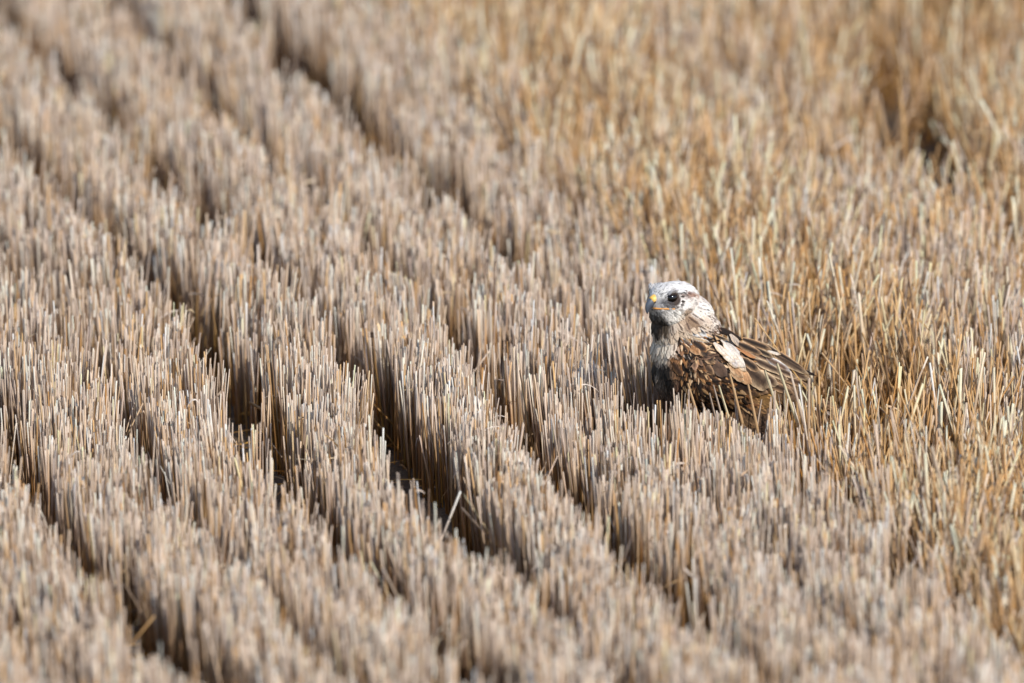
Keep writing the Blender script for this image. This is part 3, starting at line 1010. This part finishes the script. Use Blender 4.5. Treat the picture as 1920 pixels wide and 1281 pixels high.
# ---- wide belt of sparser stubble beyond the framed part of the field
n = 42000
bx_, by_ = rng.uniform(-7, 7, n), rng.uniform(-9, 12, n)
ub, vb = to_uv(bx_, by_)
outm = (ub < -1.9) | (ub > 1.8) | (vb < -2.4) | (vb > 4.7)
ub, vb = ub[outm], vb[outm]
n = len(ub)
ub = (np.round((ub + .5) / SP)) * SP - .5 + rng.normal(0, .04, n)
bx_, by_ = to_xy(ub, vb)
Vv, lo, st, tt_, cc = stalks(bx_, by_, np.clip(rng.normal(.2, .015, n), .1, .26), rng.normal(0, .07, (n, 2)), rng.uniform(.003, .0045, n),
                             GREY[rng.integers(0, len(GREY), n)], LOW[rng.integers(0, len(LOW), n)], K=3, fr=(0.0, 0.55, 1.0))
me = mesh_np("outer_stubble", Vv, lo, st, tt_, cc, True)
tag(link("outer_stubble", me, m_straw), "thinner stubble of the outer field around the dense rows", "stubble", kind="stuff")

# ---- individual stalks near the hawk
VAR = []
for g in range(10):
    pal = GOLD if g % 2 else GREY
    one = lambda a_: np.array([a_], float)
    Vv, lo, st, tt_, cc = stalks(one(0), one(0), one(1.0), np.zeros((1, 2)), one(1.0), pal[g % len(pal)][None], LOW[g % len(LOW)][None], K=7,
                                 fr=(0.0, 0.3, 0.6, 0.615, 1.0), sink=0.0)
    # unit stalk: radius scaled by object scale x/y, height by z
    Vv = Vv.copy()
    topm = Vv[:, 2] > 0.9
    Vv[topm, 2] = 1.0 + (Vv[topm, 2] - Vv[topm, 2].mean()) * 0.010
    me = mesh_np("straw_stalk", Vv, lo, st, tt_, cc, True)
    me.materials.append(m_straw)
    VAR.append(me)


def straw(x, y, h, lx, ly, r, gold, label, group, sink=0.012):
    me = VAR[(random.randrange(5) * 2 + (1 if gold else 0)) % 10]
    o = bpy.data.objects.new("straw_stalk", me)
    col.objects.link(o)
    d = Vector((lx, ly, 1.0)).normalized()
    rot = d.to_track_quat('Z', 'Y').to_matrix().to_4x4() @ Matrix.Rotation(random.uniform(0, 6.28), 4, 'Z')
    L_ = (h + sink) / d.z
    o.matrix_world = Matrix.Translation(Vector((x, y, 0)) - d * (sink / d.z)) @ rot @ Matrix.Diagonal((r, r, L_, 1))
    tag(o, label, "straw", group)
    return o


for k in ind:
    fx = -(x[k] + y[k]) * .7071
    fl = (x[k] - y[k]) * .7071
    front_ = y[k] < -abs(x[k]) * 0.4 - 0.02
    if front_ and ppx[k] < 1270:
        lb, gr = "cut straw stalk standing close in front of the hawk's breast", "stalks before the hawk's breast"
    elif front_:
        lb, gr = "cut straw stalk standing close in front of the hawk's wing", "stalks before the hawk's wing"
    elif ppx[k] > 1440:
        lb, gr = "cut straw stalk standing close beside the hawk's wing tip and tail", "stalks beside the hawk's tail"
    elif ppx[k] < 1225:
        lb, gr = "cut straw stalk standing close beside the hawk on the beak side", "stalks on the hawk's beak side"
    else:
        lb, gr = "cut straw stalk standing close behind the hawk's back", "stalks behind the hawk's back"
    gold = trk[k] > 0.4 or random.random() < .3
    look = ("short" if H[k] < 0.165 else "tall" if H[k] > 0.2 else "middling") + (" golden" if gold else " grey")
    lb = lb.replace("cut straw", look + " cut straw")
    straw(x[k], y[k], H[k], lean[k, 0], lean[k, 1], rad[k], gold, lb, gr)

# pale straws that cross the bird, traced from the photograph: tip and lower point in crop pixels, tip height
CROSS = [((515, 480), (620, 830), .235), ((475, 640), (545, 860), .21), ((900, 540), (965, 800), .24), ((1085, 645), (1168, 1060), .25),
         ((945, 690), (985, 1150), .21), ((1250, 510), (1320, 720), .26), ((1370, 440), (1480, 760), .27), ((1500, 520), (1575, 800), .26),
         ((690, 740), (730, 900), .20), ((740, 650), (800, 880), .215), ((785, 660), (860, 900), .215), ((1210, 800), (1185, 960), .17),
         ((1610, 590), (1625, 760), .245), ((1690, 585), (1690, 760), .25), ((345, 560), (350, 660), .21), ((1290, 600), (1330, 760), .235)]
for (tx, ty), (bx2, by2), h in CROSS:
    px, py = 1200 + tx / 5.333, 600 + ty / 5.333
    d = pixel_dir(px, py)
    t = (h - CAM.z) / d.z
    T_ = CAM + d * t
    lean_x = (tx - bx2) / max(60.0, (by2 - ty)) * 0.97
    straw(T_.x - lean_x * h, T_.y + 0.01, h, lean_x, -0.03, 0.0024, random.random() < .35,
          "long pale straw crossing in front of the hawk's dark plumage", "straws crossing the hawk")

# fallen straws lying in the furrows and loose tall straws in the golden patch
LYING = [((1240, 375), (1330, 425), 2), ((905, 880), (1080, 950), 1), ((160, 870), (310, 960), 1), ((250, 930), (330, 970), 1), ((950, 870), (1000, 890), 1)]


def on_plane(px, py, z):
    d = pixel_dir(px, py)
    return CAM + d * ((z - CAM.z) / d.z)


LY = [((618, 187), (665, 213)), ((468, 755), (535, 800)), ((80, 760), (150, 800)), ((118, 790), (160, 808))]
for k, (a_, b_) in enumerate(LY):
    A_, B_ = on_plane(*a_, 0.10), on_plane(*b_, 0.085)
    v, f_ = tube([A_, A_.lerp(B_, .5) + Vector((0, 0, .004)), B_], 0.0028, 6)
    cc = np.tile(lin(['e0cda6', '9a7a50', 'd8bd8c', 'cfae78'][k]), (len(v), 1))
    c0 = Vector(v.mean(0))
    o = link("fallen_straw", mesh_faces("fallen_straw", v - np.array(c0), f_, cc), m_straw, loc=c0)
    tag(o, ["bright bent straw fallen across the far furrow", "brown straw fallen slantwise into the middle furrow", "long pale straw fallen against the left furrow's stalks",
            "short golden straw fallen beside the longer pale one"][k], "straw")

LOOSE = [((1458, 120), (1478, 270), .30), ((1500, 30), (1530, 250), .34), ((1640, 85), (1580, 150), .28), ((1684, 145), (1698, 290), .33), ((1530, 110), (1540, 200), .26),
         ((1850, 240), (1835, 335), .27), ((1590, 270), (1605, 320), .22), ((1750, 330), (1690, 400), .2)]
for (tx, ty), (bx2, by2), h in LOOSE:
    T_ = on_plane(tx, ty, h)
    lx_ = float(np.clip((tx - bx2) / max(50.0, by2 - ty), -1.0, 1.0))
    straw(T_.x - lx_ * h, T_.y, h, lx_, 0.0, 0.0032, True, "long loose straw sticking up from the tangled golden patch of the field", "loose straws in the golden patch")
print("stalks", N, "tris approx", sum(len(m.loop_triangles) if m.loop_triangles else 0 for m in bpy.data.meshes))
